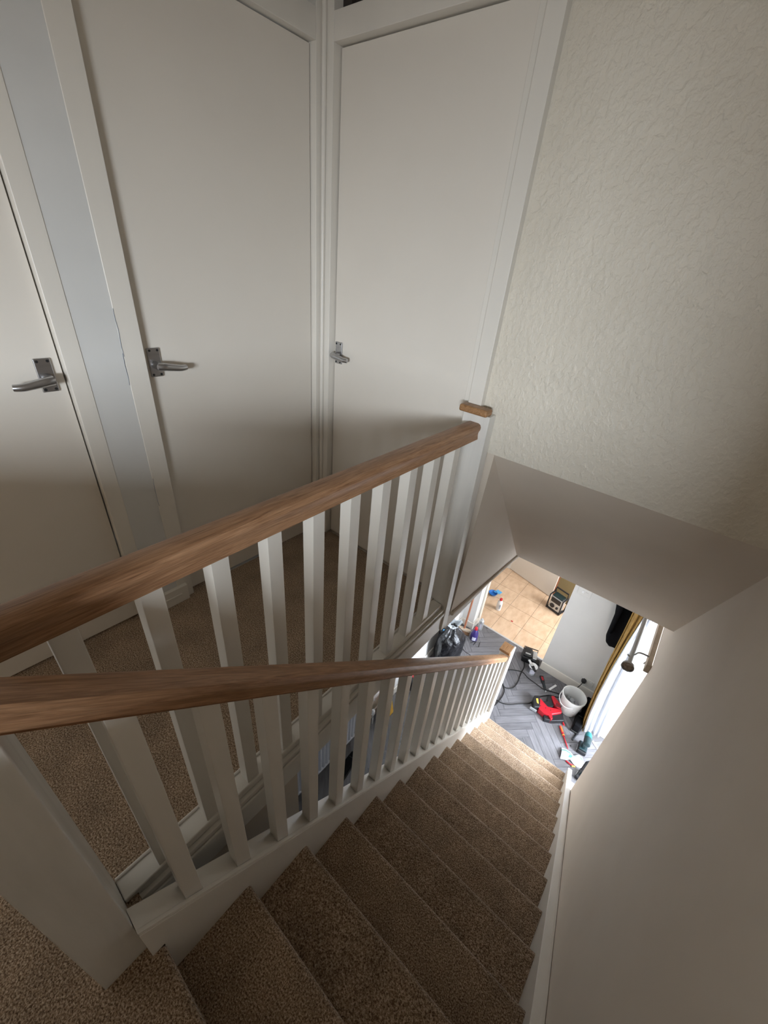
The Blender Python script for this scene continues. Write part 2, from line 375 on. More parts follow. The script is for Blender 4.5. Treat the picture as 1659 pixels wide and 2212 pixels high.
# sloping capping on the string with a small lip
p = [(-.06, captop(-.06) - .022), (-.06, captop(-.06)), (2.645, captop(2.645)), (2.645, captop(2.645) - .022)]
G().prism(p, 'x', -.540, -.479).build('base_rail', 'gloss', sb, .002)
p = [(-.06, captop(-.06) - .001), (-.06, captop(-.06) + .004), (2.645, captop(2.645) + .004), (2.645, captop(2.645) - .001)]
G().prism(p, 'x', -.489, -.4795).build('base_rail_lip', 'gloss', sb, .001)
RB = lambda y: .853 - .8645 * (y - Y0) - .0           # underside of the handrail
rail('handrail', -.061, RB(-.061), 2.628, RB(2.628), -.510, .060, .060, sb)
def baluster(x0, x1, y, zb0, zb1, zt0, zt1, parent, w=.0385):
    g = G().hexa([(x0, y, zb0), (x1, y, zb0), (x0, y + w, zb1), (x1, y + w, zb1), (x0, y, zt0), (x1, y, zt0), (x0, y + w, zt1), (x1, y + w, zt1)])
    return g.build('baluster', 'gloss', parent, .0012, seg=1)
for k in range(21):
    y = .034 + .1262 * k
    baluster(-.530, -.4905, y, captop(y) - .004, captop(y + .0385) - .004, RB(y) + .006, RB(y + .0385) + .006, sb)

lb = empty('landing_balustrade', (-.64, .65, 0), label='white landing balustrade with level oak handrail in front of the doors', cat='balustrade')
np3 = B('newel_post', -.677, -.5835, -.146, -.063, -.12, .96, 'scuffed', lb, .003)
B('newel_cap', -.687, -.593, -.156, -.053, .96, .985, 'oak2', np3, .006)
np4 = B('end_newel', -.700, -.590, 1.362, 1.414, -.15, .950, 'scuffed', lb, .003)
B('end_newel_cap', -.710, -.594, 1.338, 1.386, .950, .976, 'oak2', np4, .008, seg=3)
G().box(-.676, -.614, -.062, 1.36, -.14, .014).build('base_rail', 'gloss', lb, .004)
G().tube([(-.671, -.06, .016), (-.671, 1.36, .016)], .0045, 8).build('carpet_bead', 'gloss', lb, smooth=True)
G().box(-.614, -.600, -.062, 1.362, -.155, -.012).build('fascia_board', 'gloss', lb, .002)
G().box(-.600, -.592, -.062, 1.362, -.050, -.030).build('fascia_bead', 'gloss', lb, .003)
rail('handrail', -.063, .858, 1.362, .858, -.646, .060, .060, lb)
for k in range(10):
    y = .024 + .131 * k
    baluster(-.660, -.6205, y, .012, .012, .862, .862, lb)

# ------------------------------------------------------------------ doors
def screw_disc(x, y, z, ax, r=.0045):
    rot = Matrix.Rotation(math.radians(90), 3, 'Y' if ax == 'x' else 'X')
    return G().lathe([(r, -.001), (r, .001)], 10, (x, y, z), rot)
def handle_left(parent, y, z, s):
    """satin lever handle on a door whose face looks to +x; s=+1 lever points to +y"""
    h = empty('door_handle', (0, 0, 0)); h.parent = parent
    h.location = Vector((DL, y, z)) - parent.location
    g = G().box(0, .007, -.021, .021, -.048, .048); g.build('backplate', 'steel', h, .003, world=False)
    rx = Matrix.Rotation(math.radians(90), 3, 'Y')
    g = G().lathe([(.014, 0), (.0135, .02), (.012, .034)], 20, (.006, 0, -.008), rx)
    g.tube([(.036, -.004 * s, -.008), (.042, .012 * s, -.009), (.042, .042 * s, -.014), (.042, .070 * s, -.018), (.037, .090 * s, -.018)], (.0145, .0095), 14)
    g.build('lever', 'steel', h, smooth=True, world=False)
    g = G()
    for yy in (-.013, .013):
        for zz in (-.040, .040): g.lathe([(.004, 0), (.004, .0015)], 10, (.0065, yy, zz), rx)
    g.build('screw', 'screw', h, world=False)
    return h
def door_x(name, y0, y1, fy0, fy1, label, top=2.014):
    d = empty(name, (DL, (y0 + y1) / 2, 0), label=label, kind='structure')
    B('door_leaf', DL - .035, DL, y0, y1, .012, top, 'door', d, .002)
    B('door_jamb', -1.62, -1.506, fy0, y0 - .004, 0, 2.4, 'gloss', d, .002)
    B('door_jamb', -1.62, -1.506, y1 + .004, fy1, 0, 2.4, 'gloss', d, .002)
    B('door_head', -1.62, -1.506, y0 - .004, y1 + .004, top + .004, 2.095, 'gloss', d, .002)
    B('top_rail', -1.62, -1.506, y0 - .004, y1 + .004, 2.355, 2.4, 'gloss', d, .002)
    B('glass_pane', -1.575, -1.569, y0, y1, 2.09, 2.36, 'glassdark', d)
    B('glazing_bead', -1.569, -1.556, y0 - .004, y1 + .004, 2.095, 2.108, 'gloss', d, .001)
    B('door_stop', -1.60, DL - .036, y0 - .006, y0 + .012, 0, top + .004, 'gloss', d)
    return d
d1 = door_x('door_1', -.40, .361, -.46, .416, 'leftmost flat cream door, lever pointing left')
handle_left(d1, .318, 1.02, -1)
d2 = door_x('door_2', .598, 1.346, .529, 1.3835, 'middle flat cream door, lever pointing right')
handle_left(d2, .632, 1.028, 1)
B('gap_light_strip', -1.56, -1.531, .78, 1.08, 0, .006, 'strip', d2)  # pale strip painted in for light coming through the gap under the leaf
g = G()
for cy, zs in ((.5300, (1.20, 1.17, 1.14, 1.09, 1.06)), (.5275, (1.07, 1.03, .99, .97)), (.5310, (.62, .58, .52, .50))):
    g.tube([(-1.5055, cy + random.uniform(-.002, .002), q) for q in zs], .0009, 5, 1)
g.build('paint_crack', 'print', d2)
# third door faces the camera on the end wall
YD = 1.4215
d3 = empty('door_3', (-1.09, YD, 0), label='narrow flat cream door beside the textured wall', kind='structure')
B('door_leaf', -1.454, -.732, YD, YD + .012, .012, 2.014, 'door', d3, .002)
B('door_jamb', -1.506, -1.4585, 1.386, YD + .015, 0, 2.4, 'gloss', d3, .002)
B('door_jamb', -.700, -.646, 1.386, YD + .015, 0, 2.4, 'gloss', d3, .002)
B('door_stop', -.731, -.700, YD - .010, YD + .015, 0, 2.4, 'gloss', d3, .001)
B('door_head', -1.4585, -.700, 1.386, YD + .015, 2.018, 2.09, 'gloss', d3, .002)
B('top_rail', -1.4585, -.700, 1.386, YD + .015, 2.36, 2.4, 'gloss', d3, .002)
B('glass_pane', -1.4585, -.700, YD + .006, YD + .010, 2.085, 2.365, 'glassdark', d3)
h = empty('door_handle', (0, 0, 0)); h.parent = d3; h.location = Vector((-1.424, YD, 1.02)) - d3.location
G().box(-.021, .021, -.007, 0, -.048, .048).build('backplate', 'steel', h, .003, world=False)
rx = Matrix.Rotation(math.radians(90), 3, 'X')
g = G().lathe([(.014, 0), (.0135, .02), (.012, .036)], 20, (0, -.004, -.008), rx)
g.tube([(-.004, -.038, -.008), (.012, -.044, -.009), (.042, -.044, -.012), (.070, -.044, -.016), (.090, -.039, -.016)], (.0145, .0095), 14)
g.build('lever', 'steel', h, smooth=True, world=False)
g = G()
for xx in (-.013, .013):
    for zz in (-.040, .040): g.lathe([(.004, 0), (.004, .0015)], 10, (xx, -.0068, zz), rx)
g.build('screw', 'screw', h, world=False)
# corner bead between door 2 and door 3, skirting on the pier
g = G().tube([(-1.497, 1.379, 0), (-1.497, 1.379, 2.4)], .009, 10); S(g.build('trim_2', 'gloss', smooth=True), 'rounded bead in the corner between two door frames')
g = G().box(-1.508, -1.488, .402, .566, 0, .082); g.box(-1.489, -1.484, .430, .535, .040, .050)
S(g.build('baseboard_left', 'gloss', None, .004), 'short cream skirting block between the first two doors')

# ------------------------------------------------------------------ lower hall shell
S(B('wall_left', -1.52, -1.40, -2.5, 3.98, ZF - .1, -.16, 'wall_low'), 'lower hall left wall behind the radiator')
S(B('wall_end', -1.40, -1.24, 3.80, 3.99, ZF - .1, -.2, 'wall_low'), 'narrow white wall left of the kitchen opening')
S(B('wall_end', -.335, 1.0, 3.845, 3.985, ZF - .1, -.2, 'wall_low'), 'white lower hall wall with the socket')
S(B('wall_end', -1.24, -.335, 3.85, 3.98, -.46, -.2, 'wall_low'), 'lintel over the kitchen opening')
S(B('wall_front', XW, 2.7, 3.47, 3.60, ZF - .1, -.2, 'wall_low'), 'white return wall beyond the curtain')
S(B('wall_front', XW + .12, 2.7, 2.10, 2.33, ZF - .1, -.1, 'wall_low'), 'white return wall near side of the front door opening')
S(B('wall_right', XW, XW + .12, 3.60, 3.845, ZF - .1, -.2, 'wall_low'), 'short wall behind the curtain stack')
S(B('floor', -2.3, 2.7, -2.5, 3.98, ZF - .12, ZF - .008, 'subfloor'), 'floor base under the grey planks')
S(B('floor', -1.40, .34, -2.5, .8, ZF - .008, ZF - .001, 'plank'), 'dark floor beneath the stairs')
S(B('floor', .66, 2.7, 2.0, 3.6, ZF - .008, ZF, 'plank'), 'pale floor by the front door')
S(B('baseboard_end', -.335, XW, 3.830, 3.845, ZF, ZF + .115, 'gloss', None, .004), 'white skirting below the socket')
S(B('baseboard_end', -1.40, -1.24, 3.785, 3.80, ZF, ZF + .10, 'gloss', None, .004), 'white skirting beside the broom')
S(B('baseboard_kitchen', -1.24, -1.225, 3.785, 3.99, ZF, ZF + .11, 'gloss', None, .004), 'white skirting on the left reveal of the kitchen opening')
S(B('baseboard_front', XW, 2.7, 3.455, 3.47, ZF, ZF + .10, 'gloss', None, .004), 'white skirting beyond the curtain')
S(B('baseboard_left', -1.40, -1.385, .0, 3.79, ZF, ZF + .10, 'gloss', None, .004), 'white skirting along the lower left wall')
S(B('trim_3', -1.24, -1.222, 3.93, 3.99, ZF, -.46, 'gloss', None, .003), 'white door lining on the kitchen opening')
S(B('trim_4', -1.24, -.335, 3.965, 3.990, ZF, ZF + .004, 'strip', None, .001), 'silver threshold strip between grey planks and tiles')

S(B('wall_understair', -.640, -.603, -.10, .455, ZF, -.156, 'wall'), 'plaster panel closing the space below the landing edge')
# herringbone planks, each one a piece of the floor
fl = empty('floor', (-.5, 2.4, ZF), label='grey herringbone plank floor of the lower hall', kind='structure')
def clip(poly, x0, x1, y0, y1):
    def cut(P, f, ip):
        out = []
        for i in range(len(P)):
            a, b = P[i - 1], P[i]; fa, fb = f(a), f(b)
            if fa >= 0: out.append(a) if False else None
            if (fa >= 0) != (fb >= 0):
                t = fa / (fa - fb); out.append((a[0] + (b[0] - a[0]) * t, a[1] + (b[1] - a[1]) * t))
            if fb >= 0: out.append(b)
        return out
    for f in (lambda p: p[0] - x0, lambda p: x1 - p[0], lambda p: p[1] - y0, lambda p: y1 - p[1]):
        poly = cut(poly, f, None)
        if len(poly) < 3: return []
    return poly
PW, PL, gap = .075, .45, .0012
cnt = 0
for j in range(-12, 12):
    for n in range(-60, 60):
        for kind in 'HV':
            if kind == 'H': s0 = 2.014 + n * PW + 2 * PL * j; s1 = s0 + PL; t0 = 2.590 + n * PW; t1 = t0 + PW
            else: s0 = 2.014 + n * PW + PL + 2 * PL * j; s1 = s0 + PW; t1 = 2.590 + (n + 1) * PW; t0 = t1 - PL
            s0 += gap; s1 -= gap; t0 += gap; t1 -= gap
            # s=(x+y)/sqrt2, t=(y-x)/sqrt2
            poly = [((s - t) * R2, (s + t) * R2) for s, t in ((s0, t0), (s1, t0), (s1, t1), (s0, t1))]
            cx = sum(q[0] for q in poly) / 4; cy = sum(q[1] for q in poly) / 4
            if not (-1.9 < cx < 1.1 and .4 < cy < 4.4): continue
            pl = clip(poly, -1.40, .66, .80, 3.965)
            if len(pl) < 3: continue
            ar = abs(sum(pl[i - 1][0] * pl[i][1] - pl[i][0] * pl[i - 1][1] for i in range(len(pl)))) / 2
            if ar < .0008: continue
            ang = math.radians(45 if kind == 'H' else -45)
            Rz = Matrix.Rotation(-ang, 3, 'Z')
            loc = [Rz @ Vector((q[0] - cx, q[1] - cy, 0)) for q in pl]
            dz = random.uniform(-.0004, .0003)
            o = G().prism([(v.x, v.y) for v in loc], 'z', -.008, dz).build('plank', 'plank', fl, world=False)
            o.location = Vector((cx, cy, ZF)) - fl.location; o.rotation_euler = (0, 0, ang); cnt += 1
print('planks', cnt)

# kitchen
kf = empty('floor', (-.8, 4.8, ZF), label='peach stone tile floor of the kitchen', kind='structure')
B('grout_bed', -2.2, 1.0, 3.985, 5.9, ZF - .06, ZF - .003, 'grout', kf)
T = .3085
for i in range(-3, 4):
    for j in range(-1, 5):
        x0 = -1.058 + i * T; y0 = 4.287 + j * T; y1 = y0 + T
        if y0 < 3.99: y0 = 3.99
        g = G().box(x0 + .002, x0 + T - .002, y0 + .002, y1 - .002, ZF - .006, ZF); g.build('tile', 'tile', kf, .0008, seg=1)
S(B('wall_kitchen', -2.3, 1.0, 5.75, 5.85, ZF, -.2, 'wall_low'), 'kitchen far wall')
S(B('wall_kitchen', -2.3, -2.2, 3.98, 5.85, ZF, -.2, 'wall_low'), 'kitchen left wall')
S(B('wall_kitchen', -2.2, -1.40, 3.88, 3.98, ZF, -.2, 'wall_low'), 'kitchen near wall')
S(B('wall_kitchen', 1.0, 1.1, 3.9, 5.85, ZF, -.2, 'wall_low'), 'kitchen right wall')
S(B('wall_kitchen', -1.75, -1.42, 5.36, 5.74, ZF, -.2, 'wall_low'), 'white wall stub behind the kitchen door')
kd = empty('door_4', (-1.42, 5.385, ZF), (0, 0, math.radians(-14.5)), label='white kitchen door standing ajar beyond the tiles', kind='structure')
B('door_leaf', 0, .762, -.02, .02, .008, 1.98, 'door', kd, .002, world=False)
B('door_handle', .69, .73, -.045, -.02, 1.0, 1.03, 'steel', kd, .004, world=False)
kp = empty('kitchen_end_panel', (-.57, 5.24, ZF), label='olive brown end panel behind the site radio', cat='panel')
B('panel_board', -.665, -.40, 5.20, 5.24, ZF, ZF + 1.9, 'olive', kp, .003)
B('edge_strip', -.69, -.665, 5.195, 5.24, ZF, ZF + 1.9, 'broomwood', kp, .002)

# ------------------------------------------------------------------ front door curtain, pole, batten
cp = empty('curtain_pole', (.23, 2.9, -.55), label='grey steel curtain pole with an open cup end on a hooked bracket', cat='curtain pole')
ry = Matrix.Rotation(math.radians(-90), 3, 'X')
G().lathe([(.0145, 0), (.0145, 1.22)], 20, (.238, 2.30, -.55), ry).build('pole', 'pole', cp, smooth=True)
G().lathe([(.016, .0), (.034, .004), (.036, .022), (.032, .022), (.030, .008), (.012, .006)][::-1], 24, (.236, 2.305, -.548), Matrix.Rotation(math.radians(90), 3, 'X')).build('finial_cup', 'pole', cp, smooth=True)
G().lathe([(.027, 0), (.027, .003)], 20, (.236, 2.294, -.548), Matrix.Rotation(math.radians(90), 3, 'X')).build('cup_inside', 'cup', cp)
G().tube([(.310, 2.40, -.56), (.322, 2.40, -.50), (.300, 2.40, -.493), (.262, 2.40, -.50), (.250, 2.40, -.524), (.244, 2.40, -.534)], .0055, 8).build('bracket', 'pole', cp, smooth=True)
G().lathe([(.004, 0), (.006, .016)], 8, (.226, 2.37, -.538), Matrix.Rotation(math.radians(-60), 3, 'Y')).build('thumbscrew', 'pole', cp, smooth=True)
bt = B('wooden_batten', .312, .340, 2.315, 3.45, -.545, -.487, 'batten', None, .002)
tag(bt, 'pale wooden batten fixed over the front door opening, holding the pole bracket', 'batten')

cu = empty('door_curtain', (.3, 3.4, ZF), label='ochre lined curtain drawn back at the front door, white lining showing', cat='curtain')
L0 = [(-.60, .262, .318), (-.893, .266, .344), (-1.213, .256, .362), (-1.567, .252, .386), (-1.90, .260, .406), (-2.20, .277, .431), (-2.367, .295, .446), (-2.47, .306, .452)]
def interp(tab, z):
    for a, b in zip(tab, tab[1:]):
        if b[0] <= z <= a[0] or z > a[0]:
            t = (z - a[0]) / (b[0] - a[0]); return [a[i] + (b[i] - a[i]) * t for i in range(1, len(a))]
    return list(tab[-1][1:])
def sheet(fx, z0, z1, nz, nu, name, m, parent, thick=.004):
    vs = []
    for i in range(nz + 1):
        z = z0 + (z1 - z0) * i / nz
        for j in range(nu + 1): vs.append(fx(z, j / nu))
    fs = [(i * (nu + 1) + j, i * (nu + 1) + j + 1, (i + 1) * (nu + 1) + j + 1, (i + 1) * (nu + 1) + j) for i in range(nz) for j in range(nu)]
    o = G().add(vs, fs).build(name, m, parent, smooth=True)
    md = o.modifiers.new('thick', 'SOLIDIFY'); md.thickness = thick; md.offset = 0
    return o
def lin(z, u):
    a, b = interp(L0, z); x = a + (b - a) * u
    return (x, 3.352 + .012 * math.sin(u * 9 + z * 1.3) + .05 * u * u - .01 * math.sin(u * 22), z + .0)
sheet(lin, -.58, -2.470, 40, 28, 'lining', 'lining', cu)
O0 = [(-.60, .178), (-.92, .190), (-1.269, .205), (-1.676, .216), (-1.973, .229), (-2.2, .248), (-2.377, .262), (-2.50, .280)]
def och(z, u):
    a = interp(O0, z)[0]; b = interp(L0, z)[0] + .004
    x = a + (b - a) * u
    return (x, 3.372 + .020 * math.sin(u * 13) + .06 * (1 - u) ** 2, z)
sheet(och, -.58, -2.500, 36, 26, 'face_cloth', 'ochre', cu)
def och2(z, u):
    a = interp(O0, z)[0]
    return (a + .03 + .03 * math.sin(u * 20), 3.43 + u * .18, z)
sheet(och2, -.58, -2.505, 20, 30, 'gathered_cloth', 'ochre', cu)
g = G()
for q in range(6): g.lathe([(.023, -.003), (.023, .003)], 16, (.238, 3.36 + .02 * q, -.556), ry)
g.build('curtain_ring', 'pole', cu)

# ------------------------------------------------------------------ things on the socket wall
sk = empty('double_socket', (.15, 3.845, ZF + .2), label='white double wall socket with a black plug in its left half', cat='socket')
B('socket_plate', .075, .221, 3.836, 3.845, -2.375, -2.289, 'socket', sk, .004)
B('rocker_switch', .100, .112, 3.832, 3.837, -2.312, -2.298, 'white', sk, .001)
B('rocker_switch', .184, .196, 3.832, 3.837, -2.312, -2.298, 'white', sk, .001)
sw = empty('fused_switch', (-.225, 3.845, -1.25), label='white fused switch plate high on the lower hall wall', cat='switch')
B('switch_plate', -.297, -.165, 3.836, 3.845, -1.310, -1.215, 'socket', sw, .004)
B('rocker', -.255, -.235, 3.831, 3.837, -1.275, -1.245, 'white', sw, .001)
B('fuse_carrier', -.222, -.195, 3.832, 3.837, -1.275, -1.250, 'socket', sw, .001)
pc = empty('plug_and_lead', (.125, 3.82, ZF + .2), label='black plug and short lead dropping behind the white bucket', cat='plug')
G().lathe([(.026, 0), (.027, .018), (.020, .036), (.008, .040)], 16, (.123, 3.836, -2.325), Matrix.Rotation(math.radians(90), 3, 'X')).build('plug_body', 'black', pc, smooth=True)
G().tube([(.120, 3.80, -2.345), (.105, 3.78, -2.40), (.07, 3.76, -2.47), (.03, 3.72, ZF + .006), (-.008, 3.656, ZF + .006)], .0045, 6).build('lead', 'rubber', pc, smooth=True)

# coat: draped cloth hanging from a hook
co = empty('hanging_coat', (.17, 3.74, -1.0), label='black coat hanging on the white wall beside the curtain', cat='coat')
prof = [(-.62, .115, .24, .03), (-.80, .06, .30, .07), (-1.157, .058, .31, .08), (-1.263, .082, .31, .085), (-1.409, .092, .315, .09), (-1.528, .099, .32, .095), (-1.59, .118, .32, .095), (-1.622, .150, .31, .08)]
g = G(); n = 26
for z, a, b, th in prof:
    for k in range(n):
        t = 2 * math.pi * k / n; c = (a + b) / 2; w = (b - a) / 2
        fold = 1 + .10 * math.sin(5 * t + z * 3)
        g.v.append((c + w * math.cos(t), 3.79 - th * .55 + th * .5 * math.sin(t) * fold, z + .015 * math.sin(3 * t)))
for i in range(len(prof) - 1):
    for k in range(n): g.f.append((i * n + k, i * n + (k + 1) % n, (i + 1) * n + (k + 1) % n, (i + 1) * n + k))
g.f.append(tuple(range(n))); g.f.append(tuple((len(prof) - 1) * n + k for k in range(n)))
g.build('coat_body', 'coat', co, smooth=True)
G().tube([(.17, 3.845, -.60), (.17, 3.80, -.615), (.17, 3.79, -.59)], .006, 8).build('coat_hook', 'steel', co, smooth=True)
G().prism([(.06, -.9), (.10, -1.45), (.135, -1.46), (.12, -.85)], 'y', 3.66, 3.72).build('sleeve', 'coat', co, .02)

# ------------------------------------------------------------------ radiator below the landing
ra = empty('radiator', (-1.35, 1.2, ZF), label='white ribbed radiator on the lower left wall behind the stairs', cat='radiator')
B('back_panel', -1.375, -1.350, .42, 1.90, ZF + .15, ZF + .74, 'radw', ra, .006)
y = .44
while y < 1.87:
    G().prism([(-1.351, y), (-1.334, y + .010), (-1.334, y + .024), (-1.351, y + .034)], 'z', ZF + .165, ZF + .725).build('rib', 'radw', ra, .003, seg=1)
    y += .040
B('bottom_rail', -1.355, -1.332, .42, 1.90, ZF + .145, ZF + .165, 'radw', ra, .004)
rv = G().tube([(-1.352, 1.90, ZF + .17), (-1.345, 1.945, ZF + .17), (-1.345, 1.955, ZF + .0)], .008, 8).build('valve_pipe', 'white', ra, smooth=True)
G().lathe([(.018, 0), (.020, .03), (.016, .05), (.010, .056)], 14, (-1.345, 1.95, ZF + .175)).build('valve_head', 'white', ra, smooth=True)
B('wall_bracket', -1.400, -1.372, .75, .80, ZF + .2, ZF + .65, 'radw', ra)
B('wall_bracket', -1.400, -1.372, 1.55, 1.60, ZF + .2, ZF + .65, 'radw', ra)

dp = empty('detergent_pouch', (-1.33, 2.12, ZF), label='yellow and red topped pouch standing past the radiator', cat='pouch')
g = G().hexa([(-1.37, 2.04, ZF), (-1.26, 2.04, ZF), (-1.37, 2.20, ZF), (-1.26, 2.20, ZF), (-1.33, 2.05, ZF + .26), (-1.31, 2.05, ZF + .26), (-1.33, 2.19, ZF + .26), (-1.31, 2.19, ZF + .26)])
g.build('pouch_body', 'yellow', dp, .01)
B('red_band', -1.334, -1.306, 2.048, 2.192, ZF + .24, ZF + .30, 'redcap', dp, .004)
B('white_side', -1.345, -1.30, 2.005, 2.045, ZF + .02, ZF + .28, 'white', dp, .004)
G().lathe([(.012, 0), (.012, .03)], 12, (-1.32, 2.13, ZF + .30)).build('cap', 'white', dp, smooth=True)
tb = empty('tool_bag', (-1.26, 2.62, ZF), label='black tool bag with red trim glimpsed through the far balusters', cat='tool bag')
B('bag_body', -1.36, -1.20, 2.50, 2.74, ZF, ZF + .16, 'black', tb, .03)
B('trim_band', -1.362, -1.197, 2.56, 2.60, ZF + .01, ZF + .165, 'redcap', tb, .004)
G().tube([(-1.28, 2.55, ZF + .155), (-1.28, 2.58, ZF + .22), (-1.28, 2.66, ZF + .22), (-1.28, 2.69, ZF + .155)], .009, 8).build('handle', 'rubber', tb, smooth=True)
def shoe(loc, rz, label, name='black_shoe'):
    e = empty(name, loc, (0, 0, rz), label=label, cat='shoe')
    G().prism([(-.13, 0), (.13, 0), (.13, .018), (.10, .022), (-.05, .02), (-.13, .024)], 'y', -.042, .042).build('sole', 'rubber', e, .008, world=False)
    G().prism([(-.125, .02), (.122, .018), (.12, .045), (.07, .062), (.0, .085), (-.03, .11), (-.12, .115)], 'y', -.036, .036).build('upper', 'coat', e, .018, world=False)
    G().tube([(.05, -.02, .072), (.05, .02, .072)], .004, 6).build('lace', 'rubber', e, world=False)
    return e
shoe((-1.24, 1.50, ZF), math.radians(100), 'black shoe lying in the shade under the radiator')
shoe((.262, 3.695, ZF), math.radians(90), 'black shoe in the corner behind the white bucket')
shoe((.240, 3.425, ZF), math.radians(92), 'black shoe tucked between the bucket and ochre curtain')

# ------------------------------------------------------------------ bucket
bk = empty('bucket', (.105, 3.525, ZF), label='white plastic bucket holding grey trim scraps', cat='bucket')
g = G().lathe([(.088, 0), (.092, .004), (.116, .215), (.122, .215), (.122, .240), (.114, .240), (.112, .215), (.088, .008)], 36)
g.f = g.f[:-1]; g.build('bucket_body', 'offwhite', bk, smooth=True, world=False)
G().tube([(-.118, .02, .205), (-.124, -.04, .165), (-.085, -.105, .145), (-.02, -.128, .150), (.04, -.118, .18)], .0045, 8).build('bucket_handle', 'white', bk, smooth=True, world=False)
g = G()
for q in range(26):
    a = random.uniform(0, 6.28); r = random.uniform(0, .07); c = Vector((r * math.cos(a), r * math.sin(a), .10 + random.uniform(0, .05)))
    Rm = Euler((random.uniform(-.5, .5), random.uniform(-.5, .5), random.uniform(0, 3.1))).to_matrix(); l = random.uniform(.015, .045)
    vs = [c + Rm @ Vector((x * l, y2 * .010, z2 * .004)) for z2 in (-1, 1) for y2 in (-1, 1) for x in (-1, 1)]
    g.hexa(vs)
g.lathe([(.101, .085), (.0, .11)], 20)
o = g.build('trim_scraps', 'debris', bk, world=False); o['kind'] = 'stuff'

# ------------------------------------------------------------------ red nail gun lying on its side
def Zp(name, pts, z0, z1, m, parent, bev=.006): return G().prism(pts, 'z', ZF + z0, ZF + z1).build(name, m, parent, bev)
ng = empty('nail_gun', (-.05, 3.34, ZF), label='red and black cordless nail gun lying on the grey planks', cat='power tool')
Zp('battery_pack', [(-0.227, 3.321), (-0.229, 3.367), (-0.185, 3.396), (-0.152, 3.338), (-0.127, 3.262), (-0.178, 3.229)], .0, .085, 'black', ng, .010)
Zp('battery_label', [(-0.2, 3.334), (-0.184, 3.348), (-0.154, 3.292), (-0.172, 3.29)], .084, .0875, 'yellow', ng, 0)
Zp('handle_body', [(-0.178, 3.372), (-0.153, 3.374), (-0.069, 3.338), (0.033, 3.395), (0.066, 3.397), (0.07, 3.371), (-0.002, 3.282), (0.023, 3.241), (0.012, 3.216), (-0.025, 3.246), (-0.071, 3.232), (-0.135, 3.246), (-0.155, 3.325)], .005, .078, 'red', ng, .008)
Zp('motor_housing', [(-0.086, 3.494), (-0.061, 3.513), (0.019, 3.468), (0.059, 3.399), (0.013, 3.394), (-0.034, 3.425)], .005, .080, 'red', ng, .008)
Zp('nose_housing', [(-0.114, 3.46), (-0.112, 3.498), (-0.086, 3.531), (-0.029, 3.432), (-0.022, 3.399), (-0.065, 3.344), (-0.131, 3.374), (-0.097, 3.414)], .0, .060, 'black', ng, .008)
Zp('nail_magazine', [(-0.066, 3.232), (-0.03, 3.277), (0.078, 3.396), (0.12, 3.319), (0.025, 3.227), (-0.045, 3.193)], .0, .055, 'black', ng, .006)
G().tube([(.118, 3.325, ZF + .012), (.140, 3.300, ZF + .012)], .008, 8).build('muzzle_tip', 'redcap', ng)
Zp('belt_hook', [(-.21, 3.22), (-.14, 3.225), (-.14, 3.235), (-.21, 3.232)], .02, .05, 'silver', ng, .002)
g = G()
for q in range(5): g.box(-.01 + q * .012, -.004 + q * .012, 3.395 + q * .005, 3.445, ZF + .0795, ZF + .082)
g.build('cooling_vent', 'black', ng)
for q in range(3): G().lathe([(.005, 0), (.005, .003)], 8, (-.13 + .05 * q, 3.29 + .012 * q, ZF + .077)).build('screw', 'screw', ng)

# ------------------------------------------------------------------ screwdriver
sd = empty('screwdriver', (.11, 3.264, ZF + .014), (0, 0, math.atan2(3.079 - 3.264, .253 - .11)), label='red insulated screwdriver with orange grip lying on the planks', cat='screwdriver')
rX = Matrix.Rotation(math.radians(90), 3, 'Y')
G().lathe([(.006, 0), (.011, .004), (.0135, .02), (.0125, .05), (.0135, .075), (.009, .090), (.0125, .098), (.010, .106)], 16, (0, 0, 0), rX).build('grip', 'redcap', sd, smooth=True, world=False)
G().box(.012, .070, -.007, .007, .0095, .0140).build('grip_inlay', 'orange', sd, .002, world=False)
G().lathe([(.0138, .094), (.0138, .101)], 16, (0, 0, 0), rX).build('grip_collar', 'yellow', sd, smooth=True, world=False)
G().lathe([(.0062, .104), (.0062, .205), (.003, .233)], 12, (0, 0, -.004), rX).build('shaft', 'red', sd, smooth=True, world=False)

# ------------------------------------------------------------------ impact driver standing on its battery
dr = empty('impact_driver', (.358, 3.175, ZF), (0, 0, math.radians(96)), label='teal and black impact driver standing on its battery', cat='power tool')
G().box(-.062, .058, -.042, .042, 0, .052).build('battery_pack', 'black', dr, .010, world=False)
G().box(-.050, .045, -.037, .037, .052, .070).build('battery_foot', 'darkteal', dr, .008, world=False)
G().hexa([(-.030, -.018, .066), (.022, -.018, .066), (-.030, .018, .066), (.022, .018, .066), (-.035, -.020, .160), (.015, -.020, .160), (-.035, .020, .160), (.015, .020, .160)]).build('handle', 'darkteal', dr, .010, world=False)
G().lathe([(.020, -.075), (.031, -.068), (.033, -.03), (.033, .01)], 22, (0, 0, .185), rX).build('motor_cover', 'darkteal', dr, smooth=True, world=False)
G().lathe([(.033, .009), (.034, .02), (.030, .055), (.020, .075)], 22, (0, 0, .185), rX).build('gear_housing', 'teal', dr, smooth=True, world=False)
G().lathe([(.019, .074), (.013, .088), (.010, .100)], 18, (0, 0, .185), rX).build('collar', 'labelw', dr, smooth=True, world=False)
G().lathe([(.0042, .098), (.0042, .140), (.002, .150)], 8, (0, 0, .185), rX).build('driver_bit', 'tin', dr, smooth=True, world=False)
G().box(.014, .028, -.008, .008, .120, .150).build('trigger', 'black', dr, .004, world=False)
G().box(-.045, .02, .0415, .046, .012, .030).build('belt_clip', 'silver', dr, .002, world=False)

